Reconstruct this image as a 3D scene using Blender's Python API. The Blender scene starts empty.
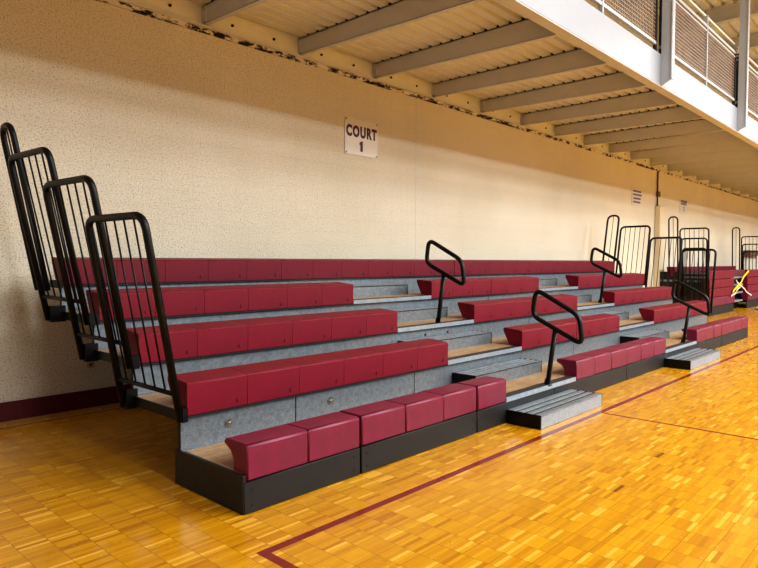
import bpy, bmesh, math, random
from mathutils import Vector, Matrix
random.seed(7)
S = bpy.context.scene
COL = S.collection

# ------------------------------------------------------------------ helpers
def lin(c):
    return tuple(((v/255)/12.92 if v/255 <= .04045 else ((v/255+.055)/1.055)**2.4) for v in c)

class NT:
    def __init__(s, name):
        s.m = bpy.data.materials.new(name); s.m.use_nodes = True
        s.t = s.m.node_tree; s.b = s.t.nodes['Principled BSDF']
        s.tc = s.n('ShaderNodeTexCoord')
    def n(s, k, **kw):
        nd = s.t.nodes.new(k)
        for a, v in kw.items(): setattr(nd, a, v)
        return nd
    def l(s, a, b): s.t.links.new(a, b)
    def math(s, op, a, b=None, c=None):
        nd = s.n('ShaderNodeMath', operation=op)
        for i, v in enumerate((a, b, c)):
            if v is None: continue
            if isinstance(v, (int, float)): nd.inputs[i].default_value = v
            else: s.l(v, nd.inputs[i])
        return nd.outputs[0]
    def mix(s, f, a, b, mode='MIX'):
        nd = s.n('ShaderNodeMix', data_type='RGBA', blend_type=mode)
        for i, v in ((0, f), (6, a), (7, b)):
            if isinstance(v, (int, float)): nd.inputs[i].default_value = v
            elif isinstance(v, tuple): nd.inputs[i].default_value = (*v[:3], 1)
            else: s.l(v, nd.inputs[i])
        return nd.outputs[2]
    def noise(s, scale, detail=3, rough=.5, vec=None, stretch=None):
        nd = s.n('ShaderNodeTexNoise'); nd.inputs['Scale'].default_value = scale
        nd.inputs['Detail'].default_value = detail; nd.inputs['Roughness'].default_value = rough
        v = vec or s.tc.outputs['Object']
        if stretch:
            mp = s.n('ShaderNodeMapping'); mp.inputs['Scale'].default_value = stretch
            s.l(v, mp.inputs[0]); v = mp.outputs[0]
        s.l(v, nd.inputs['Vector']); return nd.outputs['Fac']
    def ramp(s, f, a, b):
        nd = s.n('ShaderNodeMapRange'); nd.inputs[1].default_value = a; nd.inputs[2].default_value = b
        nd.clamp = True; s.l(f, nd.inputs[0]); return nd.outputs[0]
    def bump(s, h, strength=.3, dist=.01):
        nd = s.n('ShaderNodeBump'); nd.inputs['Strength'].default_value = strength
        nd.inputs['Distance'].default_value = dist
        s.l(h, nd.inputs['Height']); s.l(nd.outputs[0], s.b.inputs['Normal'])
    def base(s, c):
        if isinstance(c, tuple): s.b.inputs['Base Color'].default_value = (*c, 1)
        else: s.l(c, s.b.inputs['Base Color'])
    def set(s, rough=.5, metal=0, coat=0, spec=None):
        s.b.inputs['Roughness'].default_value = rough; s.b.inputs['Metallic'].default_value = metal
        s.b.inputs['Coat Weight'].default_value = coat
        if spec is not None: s.b.inputs['Specular IOR Level'].default_value = spec

def simple(name, rgb, rough=.5, metal=0, var=.12, scale=6, bump=0, coat=0, rgb2=None, spec=None):
    n = NT(name); a = lin(rgb); b = lin(rgb2) if rgb2 else tuple(v*(1-var) for v in a)
    f = n.ramp(n.noise(scale, 4, .6), .35, .65)
    n.base(n.mix(f, a, b)); n.set(rough, metal, coat, spec)
    if bump: n.bump(n.noise(scale*8, 3), bump, .003)
    return n.m

M = {}
M['red'] = simple('seat_plastic_red', (118, 9, 36), .5, 0, .14, 5, .1, 0, spec=.3)
M['pink'] = simple('seat_plastic_faded', (118, 15, 56), .42, 0, .12, 6, .1, 0, rgb2=(104, 14, 46))
M['darkred'] = simple('seat_plastic_dark', (108, 8, 34), .5, 0, .12, 5, spec=.3)
M['black'] = simple('black_metal', (11, 10, 11), .42, .0, .3, 10, spec=.3)
M['blackboard'] = simple('black_painted_board', (19, 19, 21), .55, 0, .3, 14, .2)
M['dark'] = simple('dark_steel', (34, 34, 36), .6, .2, .3, 8)
M['groove'] = simple('dark_rubber', (44, 46, 48), .6, 0, .2, 8)
M['cream'] = simple('cream_paint', (222, 208, 176), .6, 0, .06, 3)
M['tan'] = simple('tan_paint', (202, 201, 200), .55, 0, .06, 3)
M['tandeck'] = simple('tan_deck_paint', (224, 222, 216), .55, 0, .08, 2)
M['white'] = simple('white_paint', (168, 173, 181), .4, 0, .04, 2)
M['fascia'] = simple('fascia_paint', (146, 154, 167), .4, 0, .05, 1.2)
M['greypaint'] = simple('grey_paint', (188, 190, 194), .45, 0, .06, 3)
M['maroon'] = simple('maroon_base', (92, 22, 32), .45, 0, .1, 3)
M['sign'] = simple('sign_board', (216, 210, 200), .3, 0, .04, 3)
M['ink'] = simple('sign_ink', (70, 12, 28), .5, 0, .05, 3)
M['ink2'] = simple('sign_ink_purple', (92, 66, 96), .5, 0, .05, 3)
M['yellow'] = simple('caution_yellow', (226, 220, 30), .45, 0, .08, 9)
M['whitetape'] = simple('white_tape', (225, 205, 190), .5, 0, .08, 9)
M['brownbox'] = simple('brown_box', (110, 78, 52), .6, 0, .1, 9)
M['mesh'] = simple('mesh_wire', (126, 106, 90), .5, 0, .1, 9)
M['outlet'] = simple('outlet_beige', (186, 160, 124), .5, 0, .05, 9)
M['bolt'] = simple('bolt_steel', (150, 148, 140), .35, .8, .2, 30)

def galv(name, lo, hi, metal=.55, rough=.42):
    n = NT(name)
    f = n.ramp(n.noise(22, 5, .75), .35, .68)
    g = n.ramp(n.noise(70, 2, .5), .35, .7)
    c = n.mix(f, lin(lo), lin(hi)); c = n.mix(n.math('MULTIPLY', g, .35), c, lin(tuple(max(0, v-50) for v in lo)))
    n.base(c); n.set(rough, metal); n.bump(n.noise(30, 3), .12, .003); return n.m
M['galv'] = galv('galvanised_steel', (118, 127, 134), (150, 159, 166))
M['silver'] = galv('silver_nosing', (148, 160, 170), (176, 188, 198), .35, .35)
M['alu'] = galv('ribbed_aluminium', (124, 132, 138), (166, 174, 180), .5, .4)
M['alufront'] = galv('step_front_plate', (140, 148, 156), (172, 180, 186), .3, .45)

def wood():
    n = NT('plywood_deck')
    f = n.ramp(n.noise(5, 6, .7, stretch=(1, 6, 1)), .35, .65)
    g = n.ramp(n.noise(22, 4, .7), .45, .75)
    c = n.mix(f, lin((182, 152, 112)), lin((150, 118, 82)))
    c = n.mix(n.math('MULTIPLY', g, .5), c, lin((120, 92, 64)))
    n.base(c); n.set(.55); return n.m
M['wood'] = wood()

def wallmat():
    n = NT('painted_block_wall')
    sep = n.n('ShaderNodeSeparateXYZ'); n.l(n.tc.outputs['Object'], sep.inputs[0])
    X, Z = sep.outputs[0], sep.outputs[2]
    a = n.mix(n.ramp(n.noise(.5, 3), .35, .7), lin((224, 217, 199)), lin((213, 205, 185)))
    sp = n.ramp(n.noise(60, 4, .8), .52, .64)            # pitted speckle of the rough face
    sp2 = n.ramp(n.noise(120, 3, .7), .56, .66)
    fade = n.ramp(X, 18, 5)                                # rough face is less pitted further along
    k = n.math('MULTIPLY', n.math('ADD', n.math('MULTIPLY', fade, .75), .15), sp)
    c = n.mix(k, a, lin((128, 112, 88)))
    c = n.mix(n.math('MULTIPLY', sp2, n.math('MULTIPLY', fade, .6)), c, lin((96, 84, 66)))
    # faint block joints
    jz = n.math('LESS_THAN', n.math('FRACT', n.math('DIVIDE', Z, .203)), .03)
    jx = n.math('LESS_THAN', n.math('FRACT', n.math('DIVIDE', X, .406)), .015)
    j = n.math('MAXIMUM', jz, jx)
    c = n.mix(n.math('MULTIPLY', j, .10), c, lin((120, 104, 80)))
    n.base(c); n.set(.75)
    h = n.math('SUBTRACT', n.noise(38, 4, .75), n.math('MULTIPLY', j, .2))
    n.bump(h, .55, .012); return n.m
M['wall'] = wallmat()

def chipped():
    n = NT('chipped_joint')
    f = n.ramp(n.noise(3.5, 6, .75, stretch=(1, 1, 2.5)), .48, .53)
    n.base(n.mix(f, lin((214, 206, 196)), lin((10, 9, 9)))); n.set(.8); n.bump(n.noise(25, 4), .6, .02); return n.m
M['chipped'] = chipped()

def floormat():
    n = NT('parquet_floor')
    sep = n.n('ShaderNodeSeparateXYZ'); n.l(n.tc.outputs['Object'], sep.inputs[0])
    X, Y = sep.outputs[0], sep.outputs[1]
    def brick(w, h, mortar, c1, c2, cm, off=0):
        b = n.n('ShaderNodeTexBrick'); b.offset = off; b.squash = 1
        b.inputs['Scale'].default_value = 1; b.inputs['Brick Width'].default_value = w; b.inputs['Row Height'].default_value = h
        b.inputs['Mortar Size'].default_value = mortar; b.inputs['Mortar Smooth'].default_value = .3
        b.inputs['Color1'].default_value = (*c1, 1); b.inputs['Color2'].default_value = (*c2, 1); b.inputs['Mortar'].default_value = (*cm, 1)
        mp = n.n('ShaderNodeMapping'); mp.inputs['Location'].default_value = (20.0, 20.0, 0)
        n.l(n.tc.outputs['Object'], mp.inputs[0]); n.l(mp.outputs[0], b.inputs['Vector']); return b
    A = brick(.165, .0275, .0007, (0, 0, 0), (1, 1, 1), (.5, .5, .5))
    B = brick(.165, .165, .0022, (0, 0, 0), (1, 1, 1), (.5, .5, .5))
    t = n.math('ADD', n.math('MULTIPLY', A.outputs['Color'], .93), n.math('MULTIPLY', B.outputs['Color'], .07))
    c = n.mix(t, lin((184, 124, 10)), lin((214, 160, 24)))
    c = n.mix(n.math('MULTIPLY', n.math('GREATER_THAN', A.outputs['Color'], .93), .5), c, lin((242, 192, 84)))
    dk = n.math('LESS_THAN', A.outputs['Color'], .07)
    c = n.mix(n.math('MULTIPLY', dk, .3), c, lin((150, 92, 20)))
    # wood grain
    g = n.noise(60, 3, .6, stretch=(.15, 1.4, 1))
    c = n.mix(n.math('MULTIPLY', n.ramp(g, .4, .75), .3), c, lin((176, 112, 20)))
    # worn, scuffed patches
    w = n.ramp(n.noise(1.3, 5, .7), .56, .72); w2 = n.ramp(n.noise(9, 5, .75), .48, .62)
    c = n.mix(n.math('MULTIPLY', n.math('MULTIPLY', w, w2), .55), c, lin((140, 104, 52)))
    c = n.mix(n.math('MULTIPLY', A.outputs['Fac'], .30), c, lin((110, 66, 16)))
    c = n.mix(n.math('MULTIPLY', B.outputs['Fac'], .5), c, lin((88, 50, 12)))
    def rect(x0, x1, y0, y1):
        return n.math('MULTIPLY', n.math('MULTIPLY', n.math('GREATER_THAN', X, x0), n.math('LESS_THAN', X, x1)),
                      n.math('MULTIPLY', n.math('GREATER_THAN', Y, y0), n.math('LESS_THAN', Y, y1)))
    # one dark plank, and darker ones
    for (x, y) in ((4.29, 1.703), (5.28, 1.76), (3.795, -.33)):
        x = math.floor((x+20)/.165)*.165-20; y = math.floor((y+20)/.0275)*.0275-20
        c = n.mix(n.math('MULTIPLY', rect(x, x+.165, y, y+.0275), .85), c, lin((92, 56, 22)))
    # border boards along the wall
    br = rect(-50, 90, 6.62, 7.2)
    bb = brick(1.4, .057, .001, (0, 0, 0), (1, 1, 1), (.5, .5, .5), .5)
    bc = n.mix(bb.outputs['Color'], lin((190, 140, 66)), lin((206, 160, 84)))
    bc = n.mix(n.math('MULTIPLY', bb.outputs['Fac'], .4), bc, lin((110, 66, 16)))
    c = n.mix(br, c, bc)
    c = n.mix(rect(-50, 90, 6.605, 6.625), c, lin((40, 24, 10)))
    # painted court lines
    red = lin((112, 22, 24))
    m = rect(2.0, 60, 2.715, 2.775)
    for r in ((2.0, 2.06, -30, 2.72), (6.39, 6.43, -30, 2.72), (11.2, 11.24, -30, 2.72)):
        m = n.math('MAXIMUM', m, rect(*r))
    c = n.mix(n.math('MULTIPLY', m, .95), c, red)
    n.base(c); n.set(.24, 0, .15, .38)
    n.b.inputs['Coat Roughness'].default_value = .12
    r = n.ramp(n.noise(6, 4, .7), .3, .8); rr = n.math('ADD', n.math('MULTIPLY', r, .16), .17)
    n.l(rr, n.b.inputs['Roughness'])
    hh = n.math('SUBTRACT', n.math('MULTIPLY', n.noise(3, 2), .6), n.math('MULTIPLY', B.outputs['Fac'], .15))
    n.bump(hh, .12, .01); return n.m
M['floor'] = floormat()

# ---- mesh builder
class MB:
    def __init__(s): s.v = []; s.f = []; s.smooth = []
    def add(s, vs, fs, smooth=False):
        o = len(s.v); s.v += [tuple(v) for v in vs]
        for f in fs: s.f.append([o+i for i in f]); s.smooth.append(smooth)
        return s
    def box(s, x0, x1, y0, y1, z0, z1):
        vs = [(x, y, z) for x in (x0, x1) for y in (y0, y1) for z in (z0, z1)]
        return s.add(vs, [(0, 1, 3, 2), (4, 6, 7, 5), (0, 4, 5, 1), (2, 3, 7, 6), (0, 2, 6, 4), (1, 5, 7, 3)])
    def prism(s, prof, x0, x1):      # profile in (y, z), extruded along x
        n = len(prof)
        vs = [(x0, y, z) for y, z in prof]+[(x1, y, z) for y, z in prof]
        fs = [tuple(range(n))[::-1], tuple(range(n, 2*n))]
        fs += [(i, (i+1) % n, n+(i+1) % n, n+i) for i in range(n)]
        return s.add(vs, fs)
    def tube(s, pts, r, closed=False, seg=10):
        pts = [Vector(p) for p in pts]; n = len(pts); vs = []; fs = []
        nrm = None
        for i, p in enumerate(pts):
            if closed: t = (pts[(i+1) % n]-pts[i-1]).normalized()
            else: t = (pts[min(i+1, n-1)]-pts[max(i-1, 0)]).normalized()
            if nrm is None:
                a = Vector((1, 0, 0)) if abs(t.x) < .8 else Vector((0, 1, 0))
                nrm = (a-t*a.dot(t)).normalized()
            else: nrm = (nrm-t*nrm.dot(t)).normalized()
            b = t.cross(nrm)
            for k in range(seg):
                th = 2*math.pi*k/seg; vs.append(p+(nrm*math.cos(th)+b*math.sin(th))*r)
        m = n if closed else n-1
        for i in range(m):
            j = (i+1) % n
            for k in range(seg):
                k2 = (k+1) % seg; fs.append((i*seg+k, i*seg+k2, j*seg+k2, j*seg+k))
        s.add(vs, fs, True)
        if not closed:
            o = len(s.v)-n*seg
            s.f.append([o+k for k in range(seg)][::-1]); s.smooth.append(False)
            s.f.append([o+(n-1)*seg+k for k in range(seg)]); s.smooth.append(False)
        return s
    def build(s, name, mat, parent=None, bevel=0, seg=2):
        me = bpy.data.meshes.new(name); me.from_pydata(s.v, [], s.f)
        me.polygons.foreach_set('use_smooth', s.smooth)
        bm = bmesh.new(); bm.from_mesh(me); bmesh.ops.recalc_face_normals(bm, faces=bm.faces)
        if bevel:
            rs = bmesh.ops.bevel(bm, geom=bm.edges[:], offset=bevel, segments=seg, affect='EDGES', clamp_overlap=True)
            for f in rs['faces']: f.smooth = seg > 1
        bm.to_mesh(me); bm.free()
        me.materials.append(mat if not isinstance(mat, str) else M[mat])
        o = bpy.data.objects.new(name, me); COL.objects.link(o)
        if parent is not None: attach(o, parent)
        return o

def wloc(o):
    v = Vector(o.location)
    while o.parent: o = o.parent; v += Vector(o.location)
    return v
def attach(o, parent):
    """parent o, keeping the geometry (built in world coordinates) where it stands"""
    o.parent = parent; o.location = Vector(o.location)-wloc(parent)

def tag(o, label=None, cat=None, group=None, kind=None):
    if label: o['label'] = label
    if cat: o['category'] = cat
    if group: o['group'] = group
    if kind: o['kind'] = kind
    return o
def thing(name, loc, label, cat, group=None):
    o = bpy.data.objects.new(name, None); COL.objects.link(o); o.location = loc; o.empty_display_size = .2
    return tag(o, label, cat, group)
def struct(o): o['kind'] = 'structure'; return o
def recenter(o):
    """put a mesh's origin at the base centre of its box"""
    me = o.data; xs = [v.co for v in me.vertices]
    c = Vector(((min(v.x for v in xs)+max(v.x for v in xs))/2, (min(v.y for v in xs)+max(v.y for v in xs))/2, min(v.z for v in xs)))
    me.transform(Matrix.Translation(-c)); o.location = Vector(o.location)+c; return o

def rounded(pts, r, closed=True, seg=5):
    """polyline with rounded corners"""
    pts = [Vector(p) for p in pts]; n = len(pts); out = []
    for i, p in enumerate(pts):
        if not closed and i in (0, n-1): out.append(p); continue
        a = (pts[i-1]-p); b = (pts[(i+1) % n]-p)
        rr = min(r, a.length*.49, b.length*.49); a = a.normalized()*rr; b = b.normalized()*rr
        for k in range(seg+1):
            t = k/seg; out.append((p+a)*(1-t)**2+p*2*t*(1-t)+(p+b)*t*t)
    return out

# ------------------------------------------------------------------ camera
f_, yaw, pit, roll = 622.618, .7487, .0367, .0028
c, s_ = math.cos, math.sin
F = Vector((c(yaw)*c(pit), s_(yaw)*c(pit), -s_(pit))); R = Vector((s_(yaw), -c(yaw), 0)); U = R.cross(F)
R2 = R*c(roll)+U*s_(roll); U2 = U*c(roll)-R*s_(roll)
cam = bpy.data.cameras.new('camera'); co = bpy.data.objects.new('camera', cam); COL.objects.link(co)
cam.sensor_width = 36; cam.lens = f_/758*36; cam.clip_end = 300
mt = Matrix((R2, U2, -F)).transposed().to_4x4(); mt.translation = Vector((0, 0, 1.6)); co.matrix_world = mt
S.camera = co

# ------------------------------------------------------------------ setting
YW = 6.90
X0, X1, Y0, ZC = -6, 62, -20, 9.0
fl = MB().box(X0, X1, Y0, YW+.2, -.1, 0).build('floor', 'floor'); struct(fl)
wl = MB().box(X0, X1, YW, YW+.2, 0, ZC).build('wall_back', 'wall'); struct(wl)
struct(MB().box(X0, X1, YW-.018, YW, 0, .19).build('baseboard_back', 'maroon', bevel=.004))
# vertical control joint and chipped joint at the top of the wall
struct(MB().box(8.345, 8.36, YW-.003, YW+.01, .2, 4.40).build('trim_1', 'tan'))
struct(MB().box(X0, X1, YW-.03, YW, 4.405, 4.47).build('trim_2', 'chipped'))
# roof: corrugated deck, ribs along x
def corrug(y0, y1, z, x0, x1, pitch, depth, t=.02):
    prof = []; y = y0
    while y < y1-1e-6:
        prof += [(y, z), (y+pitch*.6, z), (y+pitch*.68, z+depth), (y+pitch*.9, z+depth)]; y += pitch
    prof.append((min(y, y1), z))
    top = [(a, b+t) for a, b in prof[::-1]]
    mb = MB(); n = len(prof); up = [(a, b+t) for a, b in prof]
    vs = [(x, a, b) for x in (x0, x1) for a, b in prof]+[(x, a, b) for x in (x0, x1) for a, b in up]
    fs = []
    for i in range(n-1):
        fs += [(i, i+1, n+i+1, n+i), (2*n+i, 3*n+i, 3*n+i+1, 2*n+i+1)]
    return mb.add(vs, fs)
roof = corrug(Y0, YW, ZC, X0, X1, .30, .09).build('ceiling', 'tandeck'); struct(roof)
for k in range(9):
    x = 8+3.05*k
    mb = MB().box(x-.012, x+.012, Y0, YW, ZC-.42, ZC-.03).box(x-.1, x+.1, Y0, YW, ZC-.45, ZC-.42).box(x-.1, x+.1, Y0, YW, ZC-.03, ZC-.005)
    o = mb.build('roof_beam', 'tan'); tag(o, 'tan steel roof beam seen high above the balcony railing', 'beam', 'roof beams above the balcony'); recenter(o)

# ------------------------------------------------------------------ balcony
YF = 3.57
bal = thing('balcony', (20, YF, 4.42), 'overhanging balcony with white steel edge and tan ribbed underside', 'balcony')
MB().box(X0, X1, YF, YF+.012, 4.43, 4.92).box(X0, X1, YF+.012, YF+.14, 4.42, 4.435).box(X0, X1, YF+.012, YF+.10, 4.905, 4.92).build('fascia', 'fascia', bal)
tag(MB().box(X0, X1, YF+.0, YF+.15, 4.412, 4.424).build('bottom_flange', 'tan', bal), 'tan bottom flange')
corrug(YF+.1, YW-.02, 4.725, X0, X1, .19, .06).build('ribbed_deck', 'tandeck', bal)
MB().box(X0, X1, YF+.02, YW, 4.80, 4.90).build('walkway_slab', 'tan', bal)
MB().box(X0, X1, YW-.02, YW-.008, 4.47, 4.735).box(X0, X1, YW-.09, YW-.02, 4.462, 4.474).build('ledger', 'tandeck', bal)
k = -4
jx0 = 2.69
while jx0+1.52*k < 58:
    x = jx0+1.52*k
    mb = MB().prism([(YF+.13, 4.425), (YF+.13, 4.72), (YW-.03, 4.72), (YW-.03, 4.50)], x-.006, x+.006)
    mb.prism([(YF+.13, 4.42), (YF+.13, 4.43), (YW-.03, 4.507), (YW-.03, 4.497)], x-.006, x+.055)
    mb.box(x-.006, x+.055, YF+.13, YW-.03, 4.708, 4.72)
    j = mb.build('joist', 'tan', bal)
    fc = MB(); yy = YF+.1; pr = [(YF+.12, 4.7205)]  # dark toothed strip standing in for the shade in the deck flutes above the joist
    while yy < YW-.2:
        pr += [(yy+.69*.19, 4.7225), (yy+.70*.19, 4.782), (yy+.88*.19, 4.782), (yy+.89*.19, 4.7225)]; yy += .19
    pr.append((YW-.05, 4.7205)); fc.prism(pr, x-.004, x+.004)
    fc.build('flute_shade', 'dark', j)
    MB().box(x-.02, x-.006, YW-.12, YW-.02, 4.52, 4.70).build('clip_angle', 'tan', j)
    if -3 <= k < 14:
        for d in (.42, 1.08):
            bx = x+d
            MB().tube([(bx, YW-.022, 4.60), (bx, YW-.04, 4.60)], .018, seg=8).build('bolt', 'dark', bal)
    k += 1

# steel posts on the balcony edge
PX = [1.04, 5.74, 10.46, 15.18, 19.9, 24.62, 29.34]
pl = {2: 'white steel post on balcony edge, nearest of those in view', 3: 'white steel post on balcony edge at the right side of the photo'}
for i, x in enumerate(PX):
    if i < 2: continue
    prof = [(YF-.003, 4.42), (YF-.003, ZC), (YF-.17, ZC), (YF-.17, 4.47), (YF-.12, 4.42)]
    prof = [(YF-.003, 4.415), (YF-.003, ZC), (YF-.17, ZC), (YF-.17, 4.50)]
    mb = MB().box(x, x+.10, YF-.012, YF-.002, 4.45, ZC)
    mb.prism(prof, x-.006, x+.006)
    mb2 = MB().prism([(YF-.155, 4.505), (YF-.155, ZC), (YF-.17, ZC), (YF-.17, 4.505)], x-.02, x+.11)
    t = thing('steel_post', (x, YF-.09, 4.41), pl.get(i, 'white steel post on balcony edge beyond the frame of near ones'), 'post', None if i in pl else 'far balcony posts')
    mb.build('web', 'white', t); mb2.build('flange', 'white', t)

# railing panels between posts (mesh infill)
YR = 3.62
spans = [(5.74, 10.46, 'white balcony railing with wire mesh left of the nearest post'),
         (10.46, 15.18, 'white balcony railing with wire mesh between the two steel posts'),
         (15.18, 19.9, 'white balcony railing with wire mesh right of the right-hand post'),
         (19.9, 24.62, 'white balcony railing far beyond the right-hand post')]
for a, b, lab in spans:
    t = thing('balcony_railing', ((a+b)/2, YR, 4.92), lab, 'railing')
    a0, b0 = a+.1, b-.1; mid = (a+b)/2+.22-.03
    mid = a+2.54
    MB().box(a0, b0, YR-.025, YR+.025, 5.045, 5.095).build('bottom_rail', 'white', t)
    MB().box(a0, b0, YR-.025, YR+.025, 6.04, 6.09).box(a0, b0, YR-.02, YR+.02, 5.965, 5.995).build('top_rail', 'white', t)
    o = MB().tube([(a0, YR+.02, 6.27), (b0, YR+.02, 6.27)], .022, seg=8).build('handrail_pipe', 'tandeck', t)
    for xx in (a0+.03, mid, b0-.03):
        MB().box(xx-.022, xx+.022, YR-.03, YR+.03, 4.92, 6.27 if xx == mid else 6.12).build('stanchion', 'white' if xx == mid else 'groove', t)
    mb = MB(); w = .0085
    nx = int((b0-a0)/.062)
    for q in range(nx):
        xx = a0+.05+q*.062
        if xx > b0-.05: break
        mb.box(xx-w, xx+w, YR-.004, YR+.004, 5.095, 5.965)
    zz = 5.14
    while zz < 5.96:
        mb.box(a0+.05, b0-.05, YR-.008, YR-.002, zz-w, zz+w); zz += .062
    mb.build('mesh_panel', 'mesh', t)

# ------------------------------------------------------------------ bleachers
HB, RISE, DY, Y1 = .209, .29, .7163, 3.236
ys = [Y1+DY*i for i in range(5)]
XL, XM = 2.24, 8.40
XE = [15.03, 14.87, 14.85, 14.98, 14.98]
AIS = [(5.34, 6.88), (9.93, 11.48)]
PIT = .508

def seat_prof(y, zb, first):
    h = .23
    if first: p = [(0, 0), (0, h-.012), (.014, h), (.245, h), (.262, h-.012), (.262, h-.035), (.19, h-.075), (.155, h-.13), (.16, .04), (.185, 0)]
    else:
        h += .006
        p = [(.004, 0), (0, h-.012), (.012, h), (.262, h+.022), (.274, h+.012), (.272, h-.02), (.185, .045), (.02, .045), (.015, 0)]
    return [(y+a, zb+b) for a, b in p]

def seat_run(x0, x1, row, parent, mat, shape_first):
    """a run of moulded seat modules on one row: mounting rail with modules as sub-parts"""
    y, zb = ys[row], HB+RISE*row
    rail = MB().box(x0+.02, x1-.02, y+.03, y+.14, zb-.012, zb+.05).build('seat_mount', 'dark', parent)
    n = max(1, round((x1-x0)/PIT)); w = (x1-x0)/n
    for i in range(n):
        dx = 0; dy = random.uniform(-.004, .004) if shape_first else 0
        pr = seat_prof(y+dy, zb+.003, shape_first)
        g = .0022 if shape_first else .0007
        o = MB().prism(pr, x0+i*w+g, x0+(i+1)*w-g).build('seat_module', mat, rail, bevel=.008 if shape_first else .002, seg=2)
        recenter_child(o)
        if not shape_first and row < 5:
            bx = x0+(i+.84)*w
            # round moulded fixing boss low on the front face
            b = MB().tube([(bx, y+.004, zb+.055), (bx, y-.004, zb+.055)], .017, seg=10)
            join_into(o, b)

def recenter_child(o):
    me = o.data; n = len(me.vertices)
    cc = Vector((sum(v.co.x for v in me.vertices)/n, sum(v.co.y for v in me.vertices)/n, min(v.co.z for v in me.vertices)))
    me.transform(Matrix.Translation(-cc)); o.location = Vector(o.location)+cc
def join_into(o, mb):
    me = o.data; bm = bmesh.new(); bm.from_mesh(me)
    off = wloc(o)
    vs = [bm.verts.new(Vector(v)-off) for v in mb.v]
    for f in mb.f:
        try: bm.faces.new([vs[i] for i in f])
        except ValueError: pass
    bm.to_mesh(me); bm.free()

def half_step(x0, x1, y1, ztop, parent):
    """ribbed half-height step standing on a deck against the next riser"""
    y0 = y1-.30; z0 = ztop-.143
    st = MB().box(x0+.012, x1-.012, y0, y0+.012, z0, ztop-.002).build('half_step', 'galv', parent)
    for a in (x0, x1-.012): MB().box(a, a+.012, y0, y1, z0, ztop).build('end_plate', 'black', st)
    mb = MB(); gb = MB().box(x0+.012, x1-.012, y0+.012, y1, ztop-.03, ztop-.012)
    nr = 4; w = (y1-y0-.012)/nr
    for i in range(nr): mb.box(x0+.012, x1-.012, y0+(0 if i == 0 else .012)+i*w, y0+.012+(i+1)*w-.034, ztop-.014, ztop)
    mb.build('tread', 'alu', st, bevel=.002, seg=1); gb.build('tread_groove', 'groove', st)

def handrail(x, y, z, parent):
    """bent-tube P-shaped aisle handrail on a socket"""
    r = .026
    L = [(x, y+.195, z+.79), (x, y+.155, z+1.085), (x, y-.355, z+.82), (x, y-.395, z+.515)]
    loop = rounded(L, .095, True, 7)
    a = Vector(L[0]); b = Vector(L[3]); m = a*.53+b*.47
    h = MB().tube(loop, r, True, 12).tube([(x, y+.01, z-.03), m], r, False, 12).build('handrail', 'black', parent)
    MB().box(x-.045, x+.045, y-.03, y+.055, z+.028, z+.042).tube([(x, y+.012, z+.03), (x, y+.002, z+.10)], .029, seg=10).build('socket', 'black', h)
    return h

def end_rail(row, x, sgn, lean, width, parent, zt=None, hair=False):
    """guard rail frame at the end of a row, splayed outwards"""
    y0 = ys[row]; zb = HB+RISE*row; r = .027 if sgn < 0 else .0235; top = (zt or zb+(1.40 if sgn > 0 else (0, 1.43, 1.445, 1.445, 1.465)[row]))-r
    def P(yy, z, k=0): return (x+sgn*(lean*(z-zb)+k), yy, z)
    if hair:
        pts = [P(y0+.06, zb-.05), P(y0+.06, top), P(y0+.06+width, top), P(y0+.06+width, zb-.05)]
        fr = MB().tube(rounded(pts, .13, False, 7), r, False, 10).build('end_rail', 'black', parent)
        MB().tube([P(y0+.06+width/2, zb), P(y0+.06+width/2, top)], .007, seg=6).build('baluster', 'black', fr)
        return
    XS = 2.24 if sgn < 0 else x
    ki, ko = -.026, .026
    def Q(t, z): return P(y0+width*t, z, ki+(ko-ki)*t)
    pts = [Q(0, zb-.02), Q(0, top), Q(1, top), Q(1, zb-.03)]
    mb = MB().tube(rounded(pts, .11, False, 6), r, False, 10)
    mb.tube([Q(0, zb+.17), Q(1, zb+.19)], .018, False, 8)
    fr = mb.build('end_rail', 'black', parent)
    for i in range(5):
        t = (i+1)/6
        MB().tube([Q(t, zb+.18), Q(t, top)], .0075, seg=6).build('baluster', 'black', fr)
    a = Q(1, zb-.03); b = Q(0, zb-.02)
    MB().box(min(a[0], XS-sgn*.02), max(a[0], XS-sgn*.02), a[1]-.05, a[1]+.0, zb-.05, zb+.1).build('bracket', 'black', fr)
    MB().box(min(b[0], XS-sgn*.02), max(b[0], XS-sgn*.02), b[1]-.03, b[1]+.05, zb-.03, zb+.07).build('bracket', 'black', fr)

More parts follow.
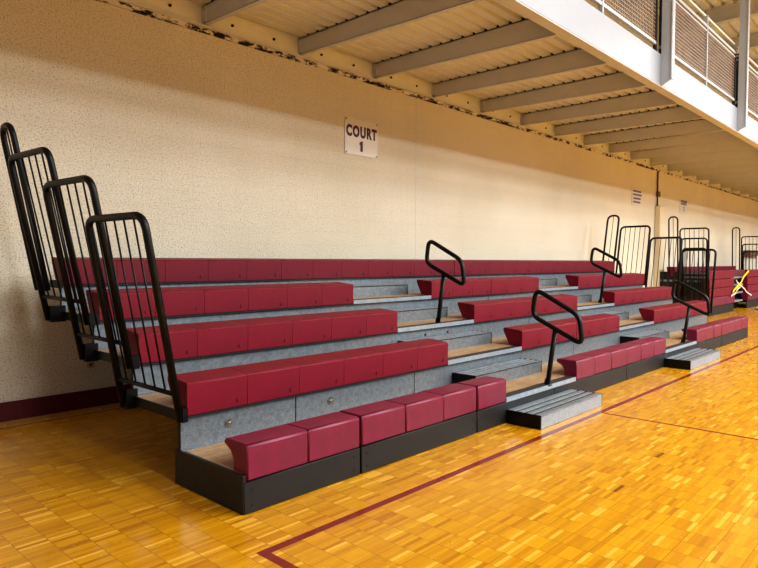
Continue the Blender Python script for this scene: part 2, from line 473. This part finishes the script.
def section(x0, xe, aisle, parent, left_end, right_end, joints):
    ax0, ax1 = aisle
    for i in range(5):
        y, zb = ys[i], HB+RISE*i
        x1 = xe[i]
        yb = ys[i+1]+.06 if i < 4 else 6.42
        zd = zb+.041
        # deck (plywood) with dark edge nosing
        dk = MB().box(x0+(.028 if left_end and i == 0 else 0), x1-(.03 if right_end and i == 0 else 0), y+.06, yb, zd-.022, zd).build('row_deck', 'wood', parent)
        if i > 0:
            rp = parent
            segs = [x0]+[j for j in joints[:2] if x0+.2 < j < x1-.2 and i == 1 and left_end]+[x1]
            for a, b in zip(segs, segs[1:]):
                mb = MB().box(a+.006, b-.006, y+.045, y+.055, zb-RISE+.045, zb-.004)
                mb.box(a+.006, b-.006, y+.022, y+.045, zb-RISE+.042, zb-RISE+.05)
                ri = mb.build('riser', 'galv', rp)
            MB().box(x0, x1, y+.058, y+.075, zb-RISE+.03, zb+.01).build('riser_backing', 'dark', parent)
            MB().box(x0, x1, y+.004, y+.06, zb-.012, zb-.001).build('nosing_channel', 'dark', parent)
        # silver nosing strip and grooved dark edge in the aisle
        if i == 4: ax0, ax1 = x0+.1, x0+.2
        n = None if i == 4 else MB().box(ax0+.005, ax1-.005, y+.002, y+.012, zb-.004, zd+.002).build('aisle_nosing', 'silver', parent)
        if i < 4: MB().box(ax0+.005, ax1-.005, y+.012, y+.115, zb+.005, zd+.004).build('grip_strip', 'groove', n)
        if i < 4: half_step(ax0+(.13 if i == 0 else .05), ax1+.02, ys[i+1]+.04, zd+.143, parent)
        mat = 'pink' if i == 0 else ('darkred' if i == 4 else 'red')
        runs = [(x0, x1)] if i == 4 else [(x0+(.03 if left_end else 0), ax0), (ax1, x1)]
        for a, b in runs:
            if b-a < .2: continue
            if i == 0:
                sub = [a]+[j for j in joints if a+.3 < j < b-.3]+[b]
                for p, q in zip(sub, sub[1:]):
                    seat_run(p+(.012 if p != a else 0), q-(.012 if q != b else 0), i, parent, mat, True)
            else: seat_run(a+(.006 if a == XM else 0), b-(.006 if b == XM else 0), i, parent, mat, False)
    # front base boards
    segs = [x0]+[j for j in joints if x0+.2 < j < xe[0]-.2]+[xe[0]]
    for a, b in zip(segs, segs[1:]):
        o = MB().box(a+.008, b-.008, Y1+.0, Y1+.03, .004, HB-.004).build('base_board', 'blackboard', parent, bevel=.004)
        mb = MB()
        for bx in (a+.07, b-.07):
            for bz in (.05, .15): mb.tube([(bx, Y1+.004, bz), (bx, Y1-.005, bz)], .009, seg=8)
        mb.build('bolt_heads', 'dark', o)
    MB().box(x0+.02, xe[0]-.02, Y1+.03, Y1+.05, .01, HB+.01).build('base_backing', 'black', parent)
    if left_end:
        o = MB().box(x0-.0, x0+.03, Y1+.005, Y1+.84, .004, HB+.042).build('end_board', 'blackboard', parent, bevel=.004)
        mb = MB()
        for by, bz in ((.8, .05), (.8, .17), (.55, .06), (.08, .05), (.08, .17), (.3, .1)): mb.tube([(x0+.004, Y1+by, bz), (x0-.005, Y1+by, bz)], .009, seg=8)
        mb.build('bolt_heads', 'dark', o)
    if right_end:
        MB().box(xe[0]-.03, xe[0], Y1+.005, Y1+.84, .004, HB+.042).build('end_board', 'blackboard', parent, bevel=.004)
    for i in range(1, 5):
        y, zb = ys[i], HB+RISE*i; yb = (ys[i+1]+.03) if i < 4 else 6.40
        if left_end: MB().box(x0-.012, x0, y+.01, yb, zb-.03, zb+.045).build('deck_end_channel', 'black', parent)
        if right_end: MB().box(xe[i], xe[i]+.012, y+.01, yb, zb-.03, zb+.045).build('deck_end_channel', 'black', parent)
        # rolling support frames under each row
        for xx in (x0+1.05, (x0+xe[0])/2, xe[0]-1.05):
            yy = y+.14+.04*i
            fr = MB().box(xx-.025, xx+.025, yy, yy+.05, .09, zb-.012).box(xx-.03, xx+.03, y-.5 if i > 1 else y-.0, yy+.25, .04, .09).box(xx-.02, xx+.02, y+.08, yb-.05, zb-.05, zb-.0)
            fr.build('support_frame', 'dark', parent)

bl = thing('bleacher', (5.3, 5.1, 0), 'open red-seated bleacher section nearest the camera, with end guard rails at its left', 'bleacher')
br = thing('bleacher', (11.7, 5.1, 0), 'open red-seated bleacher section further right, joined to the nearest one', 'bleacher')
J1 = [3.29, 4.83, 6.35]
section(XL, [XM]*5, AIS[0], bl, True, False, J1)
section(XM, XE, AIS[1], br, False, True, [9.93, 11.46, 13.0])
# round fixing plates on the risers
for px, row, par in ((2.64, 1, bl), (3.68, 1, bl), (5.9, 2, bl), (6.35, 2, bl)):
    y = ys[row]+.045; z = HB+RISE*row-.12 if row == 1 else HB+RISE*row-.08
    r = .034 if row == 1 else .016
    MB().tube([(px, y, z), (px, y-.006, z)], r, seg=16).tube([(px-r*.6, y-.008, z-.005), (px+r*.6, y-.008, z+.008)], .006, seg=6).build('fixing_plate', 'bolt' if row == 1 else 'maroon', par)

handrail(6.24, ys[0]+.03, HB, bl)
handrail(6.2, ys[2]+.08, HB+2*RISE, bl)
handrail(11.09, ys[0]+.10, HB, br)
handrail(11.35, ys[2]+.22, HB+2*RISE, br)
for r_, x_, w_ in ((1, 2.19, .77), (2, 2.17, .77), (3, 2.145, .76)): end_rail(r_, x_, -1, (.18, .195, .205)[r_-1], w_, bl)
end_rail(4, 2.12, -1, .19, .26, bl, hair=True)
for r_ in (1, 2, 3): end_rail(r_, 15.0, 1, .22, .72, br)
end_rail(4, 15.02, 1, .24, .28, br, hair=True)

# floor step blocks in front of the aisles
def floor_step(x0, x1, lab):
    y0, y1, zt = 2.86, Y1-.006, .135
    t = thing('floor_step', ((x0+x1)/2, (y0+y1)/2, 0), lab, 'step')
    MB().box(x0+.012, x1-.012, y0, y0+.012, .004, zt-.004).build('front_plate', 'alufront', t)
    for a in (x0, x1-.012): MB().box(a, a+.012, y0, y1, .0, zt).build('side_plate', 'black', t)
    mb = MB(); n = 4; w = (y1-y0)/n
    for i in range(n): mb.box(x0+.012, x1-.012, y0+i*w+(.012 if i else 0), y0+(i+1)*w-(.022 if i < n-1 else 0), zt-.012, zt)
    mb.build('tread', 'alu', t, bevel=.002, seg=1)
    MB().box(x0+.012, x1-.012, y0+.012, y1, zt-.035, zt-.018).build('tread_groove', 'black', t)
floor_step(5.34, 6.73, 'ribbed grey metal floor step in front of the near aisle')
floor_step(9.86, 11.45, 'ribbed grey metal floor step in front of the further aisle')

# ------------------------------------------------------------------ folded bleachers further along the wall
def folded(x0, x1, gap, lab, top=True, sh=0):
    t = thing('bleacher', ((x0+x1)/2, 6.1, 0), lab, 'bleacher')
    spans = [(x0, gap[0]), (gap[1], x1)] if gap else [(x0, x1)]
    for a, b in spans:
        MB().box(a, b, 5.33, 5.36, .004, .275).build('base_board', 'blackboard', t)
        for i in range(4):
            z0 = .285+.266*i; y = 5.30+.012*i
            rail = MB().box(a+.02, b-.02, y+.04, y+.22, z0+.01, z0+.2).build('seat_mount', 'dark', t)
            n = max(1, round((b-a)/PIT)); w = (b-a)/n
            for q in range(n):
                pr = [(y, z0), (y, z0+.235), (y+.012, z0+.25), (y+.24, z0+.25), (y+.25, z0+.22), (y+.15, z0)]
                MB().prism(pr, a+q*w+.0015, a+(q+1)*w-.0015).build('seat_module', 'pink' if i == 0 else 'red', rail, bevel=.005, seg=1)
    if gap:
        MB().box(gap[0], gap[1], 5.62, 5.66, .01, 1.33).build('aisle_backing', 'black', t)
        for z in (.30, .58, .84, 1.10):
            MB().box(gap[0]+.02, gap[1]-.2, 5.42, 5.6, z-.035, z+.02).build('aisle_nosing', 'silver', t)
        MB().box(gap[0]+.1, gap[1]-.05, 5.40, 5.6, 1.13, 1.34).build('aisle_seat', 'maroon', t)
    if top:
        rail = MB().box(x0+.05, x1-.05, 6.34, 6.5, 1.0, 1.36).build('seat_mount', 'dark', t)
        n = round((x1-x0)/PIT); w = (x1-x0)/n
        for q in range(n):
            MB().prism([(6.3, 1.16), (6.3, 1.44), (6.31, 1.45), (6.55, 1.45), (6.5, 1.16)], x0+q*w+.002, x0+(q+1)*w-.002).build('seat_module', 'darkred', rail, bevel=.005, seg=1)
        MB().box(x0, x1, 5.6, 6.86, 1.0, 1.06).build('folded_deck', 'galv', t)
    MB().box(x0+.02, x0+.05, 5.36, 6.88, .02, 1.30).build('end_backing', 'dark', t)
    for q in range(9):
        yy = 5.44+q*.17
        MB().box(x0-.01, x0+.02, yy, yy+.05, .02, 1.32-.02*(q % 3)).build('end_frame', 'brownish', t)
    for z in (1.12, 1.24): MB().box(x0-.06, x0-.01, 5.45, 6.1, z, z+.05).build('end_channel', 'galv', t)
    # stacked end rails
    xr = x0-.12
    def frame(y0, y1, top, dx, rnd=.1, bars=5, zb=.5):
        y0 += sh; y1 += sh
        pts = [(xr-dx+.12, y0, zb), (xr-dx, y0, top), (xr-dx, y1, top), (xr-dx+.12, y1, zb)]
        fr = MB().tube(rounded(pts, rnd, False, 6), .0225, False, 8).build('end_rail', 'black', t)
        for i in range(bars):
            yy = y0+(y1-y0)*(i+1)/(bars+1)
            MB().tube([(xr-dx+.10, yy, zb+.1), (xr-dx, yy, top-.02)], .0075, seg=6).build('baluster', 'black', fr)
    frame(6.12, 6.37, 2.94, .30, .125, 1, 1.2)
    frame(5.28, 6.06, 2.58, .26)
    frame(5.34, 6.04, 2.29, .18)
    frame(5.38, 6.02, 2.00, .10)
M['brownish'] = simple('dusty_frame', (50, 45, 38), .6, .2, .2, 8)
folded(20.0, 27.10, (22.75, 24.5), 'closed red bleacher folded against the wall, crossed by yellow tape')
folded(27.65, 34.0, None, 'closed bleacher at the far right edge with black rails standing up', False, .11)

# caution tape cross
t = thing('caution_tape', (23.6, 5.26, .45), 'yellow and white caution tape crossed over the folded bleacher gap', 'tape')
def strip(p, q, w, mat, name):
    p, q = Vector(p), Vector(q); d = (q-p).normalized(); nrm = Vector((-d.z, 0, d.x))*w/2
    mb = MB(); n = 8; vs = []; th = Vector((0, .004, 0))
    for i in range(n+1):
        u = p.lerp(q, i/n)+Vector((0, .02*math.sin(i*1.3), -.03*math.sin(math.pi*i/n)))
        vs += [u+nrm-th, u-nrm-th, u+nrm+th, u-nrm+th]
    fs = []
    for i in range(n):
        a = i*4; b = a+4; fs += [(a, a+1, b+1, b), (a+2, b+2, b+3, a+3), (a, b, b+2, a+2), (a+1, a+3, b+3, b+1)]
    mb.add(vs, fs).build(name, mat, t)
strip((22.35, 5.27, .62), (24.3, 5.27, 1.30), .075, 'yellow', 'yellow_strip')
strip((22.7, 5.262, 1.02), (24.75, 5.262, .45), .05, 'whitetape', 'white_strip')
strip((22.15, 5.266, .50), (23.2, 5.266, .78), .05, 'whitetape', 'white_strip')

# ------------------------------------------------------------------ wall fittings
def text(body, size, x, z, mat, parent, y, ext=.001, off=0, sx=1, name='lettering'):
    cu = bpy.data.curves.new(name, 'FONT'); cu.body = body; cu.size = size; cu.align_x = 'CENTER'; cu.align_y = 'CENTER'
    cu.extrude = ext; cu.offset = off; cu.space_character = 1.2
    tmp = bpy.data.objects.new('tmp', cu); COL.objects.link(tmp)
    bpy.context.view_layer.update()
    me = bpy.data.meshes.new_from_object(tmp.evaluated_get(bpy.context.evaluated_depsgraph_get()))
    bpy.data.objects.remove(tmp); me.name = name
    me.transform(Matrix.Translation((x, y, z)) @ Matrix.Rotation(math.pi/2, 4, 'X') @ Matrix.Diagonal((sx, 1, 1, 1)))
    me.materials.clear(); me.materials.append(M[mat])
    o = bpy.data.objects.new(name, me); COL.objects.link(o); attach(o, parent); return o
sg = thing('court_sign', (7.0, YW-.01, 3.25), 'white square wall sign reading COURT 1', 'sign')
MB().box(6.64, 7.37, YW-.012, YW-.003, 3.245, 3.80).build('board', 'sign', sg, bevel=.002)
text('COURT', .225, 7.005, 3.60, 'ink', sg, YW-.014, off=.012, sx=.78)
MB().add([(6.975, YW-.014, 3.31), (7.03, YW-.014, 3.31), (7.03, YW-.014, 3.47), (6.99, YW-.014, 3.47), (6.955, YW-.014, 3.44), (6.955, YW-.014, 3.405), (6.975, YW-.014, 3.415)], [tuple(range(7))]).build('numeral', 'ink', sg)
for sx_, sz_ in ((6.67, 3.775), (7.34, 3.775), (6.67, 3.27), (7.34, 3.27)):
    MB().tube([(sx_, YW-.012, sz_), (sx_, YW-.018, sz_)], .012, seg=8).build('screw', 'dark', sg)
s2 = thing('notice_sign', (18.43, YW-.01, 3.24), 'small pale notice with four lines of purple print high on the wall', 'sign')
MB().box(18.05, 18.80, YW-.012, YW-.003, 3.24, 3.75).build('board', 'sign', s2, bevel=.002)
mb = MB()
rr = random.Random(3)
for li, z in enumerate((3.645, 3.545, 3.44, 3.335)):
    x = 18.12+(.04 if li in (2, 3) else 0); xe = 18.74-(.06 if li in (2, 3) else 0)
    while x < xe:
        w = rr.uniform(.03, .05); mb.box(x, x+w, YW-.0145, YW-.0115, z-.026, z+.026); x += w+.014
mb.build('print', 'ink2', s2)
s3 = thing('court_sign', (22.66, YW-.01, 3.26), 'small distant wall sign reading COURT 2', 'sign')
MB().box(22.25, 23.05, YW-.012, YW-.003, 3.26, 3.72).build('board', 'sign', s3, bevel=.002)
text('COURT', .21, 22.65, 3.60, 'ink', s3, YW-.014, off=.012, sx=.78)
text('2', .21, 22.65, 3.40, 'ink', s3, YW-.014, off=.006)
# outlet
ot = thing('wall_outlet', (2.80, YW-.005, .43), 'beige electrical outlet low on the wall behind the end rails', 'outlet')
MB().box(2.765, 2.845, YW-.01, YW-.002, .43, .56).build('cover_plate', 'outlet', ot, bevel=.002)
for z in (.465, .522): MB().tube([(2.805, YW-.009, z), (2.805, YW-.014, z)], .017, seg=12).build('socket', 'brownbox', ot)
# boxed pipe
pp = thing('wall_pipe', (20.1, YW-.05, 0), 'cream boxed pipe chase with thin conduit above, on the wall beyond the bleacher', 'pipe')
MB().box(19.93, 20.42, YW-.16, YW-.005, .0, 3.32).build('casing', 'cream', pp, bevel=.01)
MB().tube([(20.02, YW-.04, 3.3), (20.02, YW-.04, 4.40)], .022, seg=10).build('conduit', 'brownish', pp)
MB().box(20.0, 20.2, YW-.07, YW-.005, 3.62, 3.78).build('junction_box', 'brownbox', pp, bevel=.005)
# brown box on far rails, white cloth on floor
o = MB().box(30.8, 33.3, 6.6, 6.86, 1.90, 2.12).build('wooden_crate', 'brownbox', bevel=.01)
tag(recenter(o), 'long brown box held high among the black rails at the far right', 'box')
bm = bmesh.new(); bmesh.ops.create_icosphere(bm, subdivisions=3, radius=1)
for v in bm.verts:
    k_ = 1+.18*math.sin(v.co.x*5+v.co.y*3)+.1*math.sin(v.co.y*9)
    v.co = Vector((v.co.x*.42*k_, v.co.y*.20*k_, max(0, v.co.z*.09*k_+.03)))
me = bpy.data.meshes.new('towel'); bm.to_mesh(me); bm.free(); me.materials.append(M['white'])
for p in me.polygons: p.use_smooth = True
o = bpy.data.objects.new('towel', me); COL.objects.link(o); o.location = (24.2, 4.75, 0)
tag(o, 'crumpled white cloth lying on the floor at the far right edge', 'towel')

# ------------------------------------------------------------------ light
def area(x, y, z, power, size=1.0, col=(.90, .965, 1.0), rot=(0, 0, 0), sy=None):
    l = bpy.data.lights.new('ceiling_lamp', 'AREA'); l.energy = power; l.shape = 'RECTANGLE' if sy else 'DISK'; l.size = size
    if sy: l.size_y = sy
    l.color = col
    o = bpy.data.objects.new('ceiling_lamp', l); COL.objects.link(o); o.location = (x, y, z); o.rotation_euler = rot
    return o
for x in (1, 7.5, 14, 21, 29, 38):
    for y, pw in ((-1, 240), (-4.5, 520), (-8, 620), (-13, 1150)):
        if x == 1: pw *= (0, .3, .8, .9)[(y < -2)+(y < -7)+(y < -10)]
        if pw: area(x, y, 8.3, pw, 2.8)
w = bpy.data.worlds.new('world'); S.world = w; w.use_nodes = True
w.node_tree.nodes['Background'].inputs[0].default_value = (*lin((230, 234, 244)), 1)
w.node_tree.nodes['Background'].inputs[1].default_value = .42
S.view_settings.view_transform = 'Standard'
S.view_settings.look = 'Medium High Contrast'
S.view_settings.exposure = -.1
